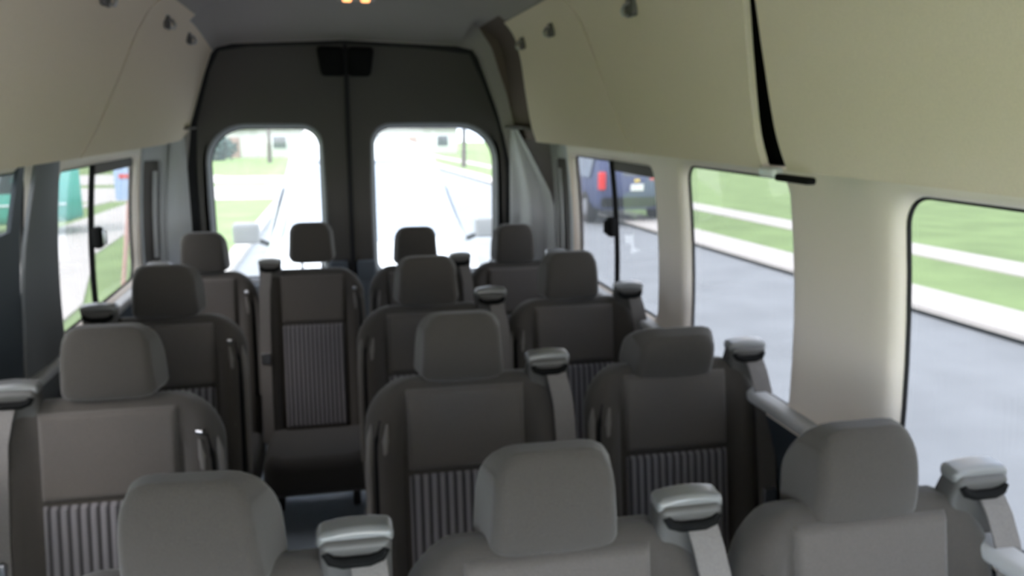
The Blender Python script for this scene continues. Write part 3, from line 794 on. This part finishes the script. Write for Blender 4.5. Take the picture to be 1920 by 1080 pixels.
# --- vehicles
def wheel(bmaker, parent, x, y, z, r=0.36, w=0.22):
    bm = bmesh.new()
    prof_ = [(0.0, r*0.55), (0.0, r*0.60), (0.01, r*0.66), (-0.02, r*0.72), (0.0, r*0.95), (0.02, r), (w-0.02, r), (w, r*0.95), (w, 0.05)]
    n = 28; sx = 1 if x > 0 else -1
    rings = []
    for (dx, rr) in prof_:
        rings.append([bm.verts.new((x + sx*(w/2-dx), y+rr*math.cos(2*PI*i/n), z+rr*math.sin(2*PI*i/n))) for i in range(n)])
    for a in range(len(rings)-1):
        for i in range(n): bm.faces.new((rings[a][i], rings[a][(i+1) % n], rings[a+1][(i+1) % n], rings[a+1][i]))
    bm.faces.new(rings[-1]); 
    t = obj('wheel', bm, 'tyre', parent)
    bm = bmesh.new()
    tube(bm, [(x+sx*(w/2-0.03), y, z), (x+sx*(w/2-0.005), y, z)], r*0.6, 24)
    for i in range(5):
        a = 2*PI*i/5; rbox(bm, (x+sx*(w/2), y+r*0.3*math.cos(a), z+r*0.3*math.sin(a)), (0.02, 0.08, 0.08), 0.01)
    obj('hub_cap', bm, 'steel', t)

def loft_body(st, n=20, pw=3.0):
    """stations: (y, z0, zbelt, ztop, wbelt, wtop)"""
    bm = bmesh.new(); rings = []
    for (y, z0, zb, zt, wb, wt) in st:
        r = []
        pts = []
        # lower side
        pts.append((0.0, z0)); pts.append((wb*0.80, z0)); pts.append((wb*0.93, z0+0.06)); pts.append((wb, z0+0.22*(zb-z0)+0.05)); pts.append((wb, z0+0.75*(zb-z0))); pts.append((wb*0.99, zb))
        h = zt-zb
        pts.append((wb*0.99+(wt-wb*0.99)*0.5, zb+h*0.5)); pts.append((wt+0.01, zb+h*0.82)); pts.append((wt*0.95, zb+h*0.94)); pts.append((wt*0.82, zb+h*0.99)); pts.append((wt*0.45, zt+0.01)); pts.append((0.0, zt+0.015))
        full = pts + [(-a, b) for (a, b) in pts[-2:0:-1]]
        rings.append([bm.verts.new((a, y, b)) for a, b in full])
    m = len(rings[0])
    for i in range(len(rings)-1):
        for j in range(m): bm.faces.new((rings[i][j], rings[i][(j+1) % m], rings[i+1][(j+1) % m], rings[i+1][j]))
    bm.faces.new(rings[0][::-1]); bm.faces.new(rings[-1])
    return bm
def quadpatch(bm, p00, p10, p11, p01, bulge=(0, 0, 0), n=8, th=0.012):
    p00, p10, p11, p01 = map(Vector, (p00, p10, p11, p01)); bu = Vector(bulge)
    nrm = (p10-p00).cross(p01-p00).normalized()
    def fn(u, v):
        p = (p00*(1-u)+p10*u)*(1-v)+(p01*(1-u)+p11*u)*v + bu*(1-(2*u-1)**2)
        return (p, nrm)
    sheet(bm, fn, lin(0, 1, n), lin(0, 1, n), th)

# white van, facing us (nose at -y)
vg = gz(8.0)
t = thing('parked_van', 'white van parked close behind, windshield and mirrors facing the back doors', 'van', (0.26, 7.0, vg))
st = [(0.0, 0.35, 0.62, 0.72, 0.80, 0.70), (0.06, 0.30, 0.72, 0.86, 0.92, 0.78), (0.25, 0.28, 0.85, 0.98, 0.97, 0.82), (0.95, 0.28, 0.98, 1.08, 1.0, 0.84),
      (1.15, 0.28, 1.0, 1.16, 1.0, 0.84), (1.55, 0.28, 1.05, 1.52, 1.0, 0.78), (1.85, 0.28, 1.08, 1.78, 1.0, 0.74), (2.1, 0.28, 1.1, 1.90, 1.0, 0.76), (2.7, 0.28, 1.1, 1.99, 1.0, 0.80), (5.2, 0.28, 1.1, 2.0, 1.0, 0.80), (5.3, 0.35, 1.1, 1.95, 0.96, 0.76)]
obj('body', loft_body(st), 'white', t)
bm = bmesh.new(); quadpatch(bm, (-0.86, 1.12, 1.10), (0.86, 1.12, 1.10), (0.68, 1.86, 1.78), (-0.68, 1.86, 1.78), (0, -0.10, 0.035), 10)
obj('windshield', bm, 'palegl', t)
bm = bmesh.new(); tube(bm, [(-0.88, 1.08, 1.10), (-0.71, 1.84, 1.80), (-0.5, 1.86, 1.84), (0.5, 1.86, 1.84), (0.71, 1.84, 1.80), (0.88, 1.08, 1.10)], 0.022, 8)
obj('windshield_trim', bm, 'palegl', t)
for sx in (-1, 1):
    bm = bmesh.new(); rbox(bm, (sx*1.17, 1.28, 1.20), (0.25, 0.12, 0.20), 0.035); mr = obj('mirror', bm, 'hoodtop', t)
    bm = bmesh.new(); tube(bm, [(sx*0.97, 1.32, 1.08), (sx*1.10, 1.30, 1.14)], 0.025, 8); obj('mirror_arm', bm, 'black', mr)
    bm = bmesh.new(); rbox(bm, (sx*0.70, 0.10, 0.70), (0.30, 0.14, 0.17), 0.04); obj('headlamp', bm, 'lamp', t)
    bm = bmesh.new(); quadpatch(bm, (sx*1.0, 1.55, 1.08), (sx*1.0, 2.4, 1.12), (sx*0.84, 2.4, 1.62), (sx*0.86, 1.95, 1.56)); obj('side_window', bm, 'palegl', t)
    bm = bmesh.new(); tube(bm, [(sx*0.25-0.2, 1.06, 1.10), (sx*0.3-0.1, 1.22, 1.22)], 0.008, 6); obj('wiper', bm, 'black', t)
    for yy in (0.85, 4.2): wheel(None, t, sx*0.90, yy, 0.36)
bm = bmesh.new()
for k in range(4): rbox(bm, (0, -0.005, 0.50+k*0.06), (0.95, 0.05, 0.022), 0.008)
obj('grille', bm, 'black', t)
bm = bmesh.new(); rbox(bm, (0, -0.02, 0.36), (1.72, 0.16, 0.16), 0.05); obj('bumper', bm, 'hood', t)

# navy SUV, rear toward us, on the far side of the street
def suv(x, y, rz):
    t = thing('parked_suv', 'dark blue SUV with red tail lamps parked across the street, in the right sliding window', 'car', (x, y, gz(y)), rz)
    st = [(0.0, 0.42, 0.98, 1.10, 0.88, 0.84), (0.05, 0.38, 1.02, 1.25, 0.93, 0.84), (0.16, 0.36, 1.05, 1.62, 0.95, 0.76), (0.30, 0.34, 1.05, 1.76, 0.96, 0.74), (0.8, 0.32, 1.05, 1.82, 0.97, 0.75), (2.6, 0.32, 1.05, 1.82, 0.97, 0.75), (3.5, 0.32, 1.02, 1.20, 0.96, 0.80), (4.6, 0.34, 0.95, 1.02, 0.92, 0.74), (4.8, 0.40, 0.80, 0.85, 0.82, 0.66)]
    obj('body', loft_body(st), 'navy', t)
    bm = bmesh.new(); quadpatch(bm, (-0.70, 0.04, 1.16), (0.70, 0.04, 1.16), (0.62, 0.20, 1.66), (-0.62, 0.20, 1.66), (0, -0.03, 0)); obj('rear_window', bm, 'darkglass', t)
    for sx in (-1, 1):
        bm = bmesh.new(); rbox(bm, (sx*0.86, 0.01, 1.06), (0.17, 0.14, 0.42), 0.04); obj('tail_lamp', bm, 'tail', t)
        bm = bmesh.new(); quadpatch(bm, (sx*0.975, 0.6, 1.10), (sx*0.975, 2.6, 1.10), (sx*0.80, 2.3, 1.68), (sx*0.80, 0.7, 1.68)); obj('side_window', bm, 'darkglass', t)
        bm = bmesh.new(); rbox(bm, (sx*1.05, 2.9, 1.12), (0.2, 0.1, 0.15), 0.03); obj('mirror', bm, 'navy', t)
        for yy in (0.95, 3.85): wheel(None, t, sx*0.86, yy, 0.38, 0.38, 0.24)
    bm = bmesh.new(); rbox(bm, (0, -0.03, 0.56), (1.75, 0.18, 0.22), 0.05); obj('bumper', bm, 'black', t)
    bm = bmesh.new(); rbox(bm, (0, -0.02, 0.90), (0.32, 0.02, 0.16), 0.006); obj('licence_plate', bm, 'plate', t)
    bm = bmesh.new(); rbox(bm, (0, -0.005, 1.06), (0.13, 0.03, 0.07), 0.01); obj('badge', bm, 'gold', t)
    bm = bmesh.new(); rbox(bm, (0.5, 0.0, 1.09), (0.36, 0.03, 0.045), 0.01); obj('lettering_strip', bm, 'signr', t)
suv(6.9, 18.6, math.radians(0))
# teal car on the left
def teal(x, y, rz):
    t = thing('parked_car', 'teal green car parked beyond the path, seen through the left rear window', 'car', (x, y, gz(y)+0.05), rz)
    st = [(0.0, 0.35, 0.72, 0.80, 0.78, 0.66), (0.15, 0.28, 0.80, 0.92, 0.88, 0.74), (0.9, 0.24, 0.86, 1.02, 0.92, 0.74), (1.4, 0.24, 0.88, 1.40, 0.92, 0.62), (2.4, 0.24, 0.88, 1.46, 0.92, 0.62), (3.2, 0.24, 0.90, 1.50, 0.92, 0.64), (4.1, 0.26, 0.90, 1.48, 0.92, 0.66), (4.4, 0.34, 0.88, 1.36, 0.86, 0.62)]
    obj('body', loft_body(st), 'teal', t)
    for sx in (-1, 1):
        bm = bmesh.new(); quadpatch(bm, (sx*0.925, 1.15, 0.90), (sx*0.925, 3.8, 0.92), (sx*0.71, 3.7, 1.36), (sx*0.71, 1.55, 1.34)); obj('side_window', bm, 'glass_teal', t)
        bm = bmesh.new(); tube(bm, [(sx*0.935, 0.3, 0.66), (sx*0.94, 4.1, 0.66)], 0.02, 8); obj('side_moulding', bm, 'white', t)
        for yy in (0.85, 3.55): wheel(None, t, sx*0.84, yy, 0.32, 0.32, 0.2)
        bm = bmesh.new(); rbox(bm, (sx*0.62, 0.06, 0.68), (0.26, 0.1, 0.12), 0.03); obj('lamp', bm, 'lamp', t)
    bm = bmesh.new(); quadpatch(bm, (-0.78, 0.88, 1.0), (0.78, 0.88, 1.0), (0.58, 1.42, 1.40), (-0.58, 1.42, 1.40), (0, -0.05, 0)); obj('windshield', bm, 'palegl', t)
teal(-9.9, 19.3, math.radians(-75))

# sign on a post
t = thing('street_sign', 'small blue sign with red band on a pinkish post in the left lawn', 'sign', (-2.88, 11.66, gz(11.66)+0.02))
bm = bmesh.new(); tube(bm, [(0, 0, 0), (0.26, 0, 1.75)], 0.028, 10); obj('post', bm, 'postred', t)
bm = bmesh.new(); rbox(bm, (0.17, -0.03, 1.50), (0.26, 0.02, 0.42), 0.009, fn=lambda p: (p.x, p.y, p.z)); obj('sign_board', bm, 'signw', t)
bm = bmesh.new(); rbox(bm, (0.19, -0.045, 1.60), (0.18, 0.012, 0.055), 0.005); obj('red_band', bm, 'signr', t)

# houses
def house(name, x, y, w, d, h, lab, m='wall_h', rz=0.0):
    t = thing(name, lab, 'house', (x, y, gz(y)), rz, 'pale houses far behind the van')
    bm = bmesh.new(); rbox(bm, (0, 0, h/2), (w, d, h), 0.05, k=1); obj('walls', bm, m, t)
    bm = bmesh.new(); e = 0.5; rh = d*0.28
    a = [bm.verts.new(p) for p in ((-w/2-e, -d/2-e, h), (w/2+e, -d/2-e, h), (w/2+e, d/2+e, h), (-w/2-e, d/2+e, h), (-w/2+d*0.3, 0, h+rh), (w/2-d*0.3, 0, h+rh))]
    for q in ((0, 1, 5, 4), (2, 3, 4, 5), (1, 2, 5), (3, 0, 4), (3, 2, 1, 0)): bm.faces.new([a[i] for i in q])
    obj('roof', bm, 'roof_h', t, False)
    nw = max(2, int(w/3.5))
    for i in range(nw):
        xx = -w/2+w*(i+0.5)/nw
        if i == nw//2:
            bm = bmesh.new(); rbox(bm, (xx, -d/2-0.05, 1.05), (1.0, 0.12, 2.1), 0.03); obj('front_door', bm, 'brick', t)
        else:
            bm = bmesh.new(); rbox(bm, (xx, -d/2-0.03, 1.6), (1.5, 0.12, 1.4), 0.03); f = obj('window_frame', bm, 'white', t)
            bm = bmesh.new(); rbox(bm, (xx, -d/2-0.09, 1.6), (1.3, 0.04, 1.2), 0.01); obj('window_glass', bm, 'darkglass', f)
    bm = bmesh.new(); rbox(bm, (w*0.33, 0, h+rh*0.75), (0.7, 0.7, 1.4), 0.04); obj('chimney', bm, 'brick', t)
house('house', -9.5, 92, 13, 9, 2.9, 'pale single storey house at the left in the left back window')
house('house', 7.5, 104, 14, 9, 3.0, 'pale house low on the horizon in the right back window')
house('house', 26.0, 86, 13, 9, 3.0, 'pale house behind the blue SUV on the right', rz=-0.2)
house('house', -27.0, 74, 14, 9, 3.0, 'pale house beyond the side street at the far left', rz=0.3)

def blob(bm, c, r, seed, n=2, amp=0.28):
    rnd = random.Random(seed)
    q = bmesh.new(); bmesh.ops.create_icosphere(q, subdivisions=3, radius=1.0)
    ph = [rnd.uniform(0, 6.28) for _ in range(6)]
    for v in q.verts:
        d = v.co.normalized()
        k = 1+amp*(math.sin(d.x*4+ph[0])*math.sin(d.y*5+ph[1])+0.6*math.sin(d.z*7+ph[2])*math.sin(d.x*8+ph[3])+0.4*math.sin(d.y*13+ph[4])*math.sin(d.z*11+ph[5]))+rnd.uniform(-0.05, 0.05)
        v.co = Vector((d.x*r[0]*k+c[0], d.y*r[1]*k+c[1], d.z*r[2]*k+c[2]))
    me = bpy.data.meshes.new('tmp'); q.to_mesh(me); q.free(); bm.from_mesh(me); bpy.data.meshes.remove(me)
def leafcloud(bm, c, r, n, seed, size=0.28):
    rnd = random.Random(seed)
    for _ in range(n):
        d = Vector((rnd.gauss(0, 1), rnd.gauss(0, 1), rnd.gauss(0, 1))).normalized()*(rnd.random()**0.35)
        p = Vector((c[0]+d.x*r[0], c[1]+d.y*r[1], c[2]+d.z*r[2]))
        a = Vector((rnd.gauss(0, 1), rnd.gauss(0, 1), rnd.gauss(0, 1))).normalized(); b = a.orthogonal().normalized(); s = size*rnd.uniform(0.6, 1.3)
        bm.faces.new([bm.verts.new(p+a*s), bm.verts.new(p+b*s*0.6), bm.verts.new(p-a*s), bm.verts.new(p-b*s*0.6)])
def tree(x, y, h, r, lab, m='leaf', seed=1, trunk=0.16):
    t = thing('tree', lab, 'tree', (x, y, gz(y)), 0, 'trees beyond the lawns')
    rnd = random.Random(seed)
    bm = bmesh.new(); tube(bm, [(0, 0, 0), (0.05, 0, h*0.3), (0.0, 0.05, h*0.62)], [trunk*1.3, trunk, trunk*0.6], 10)
    for i in range(5):
        a = rnd.uniform(0, 6.28); z0 = h*rnd.uniform(0.38, 0.55)
        tube(bm, [(0, 0, z0), (math.cos(a)*r*0.35, math.sin(a)*r*0.35, z0+h*0.15), (math.cos(a)*r*0.65, math.sin(a)*r*0.65, z0+h*0.25)], [trunk*0.5, trunk*0.3, trunk*0.12], 6)
    obj('trunk', bm, 'bark', t)
    bm = bmesh.new()
    for i in range(7):
        a = rnd.uniform(0, 6.28); q = rnd.uniform(0, 0.5)*r
        leafcloud(bm, (math.cos(a)*q, math.sin(a)*q, h*rnd.uniform(0.55, 0.85)), (r*0.6, r*0.6, h*0.2), 220, seed*17+i, 0.05*h)
    tag(obj('foliage', bm, m, t, False), kind='stuff')
tree(8.4, 55, 7.5, 2.2, 'slender young tree with a bare trunk in the right back window', seed=3, trunk=0.14)
tree(-5.0, 70, 9, 3.0, 'leafy tree above the white van roof in the left back window', 'leafblue', seed=4)
tree(1.5, 78, 9, 3.2, 'broad pale tree at the inner edge of the right back window', 'leafblue', seed=5)
tree(16.5, 62, 9, 3.2, 'leafy tree farther right beyond the street', seed=6)
tree(30, 60, 8, 3, 'tree on the lawn behind the blue SUV', seed=8)
t = thing('hedge', 'blue-green hedge in front of the house in the left back window', 'hedge', (-11.8, 78, gz(78)))
bm = bmesh.new(); leafcloud(bm, (0, 0, 1.1), (3.6, 1.2, 1.3), 1500, 5, 0.28); tag(obj('foliage', bm, 'leafblue', t, False), kind='stuff')
bm = bmesh.new()
for i in range(7): tube(bm, [(-3+i, 0, 0), (-3+i, 0, 1.2)], 0.05, 6)
obj('stems', bm, 'bark', t)
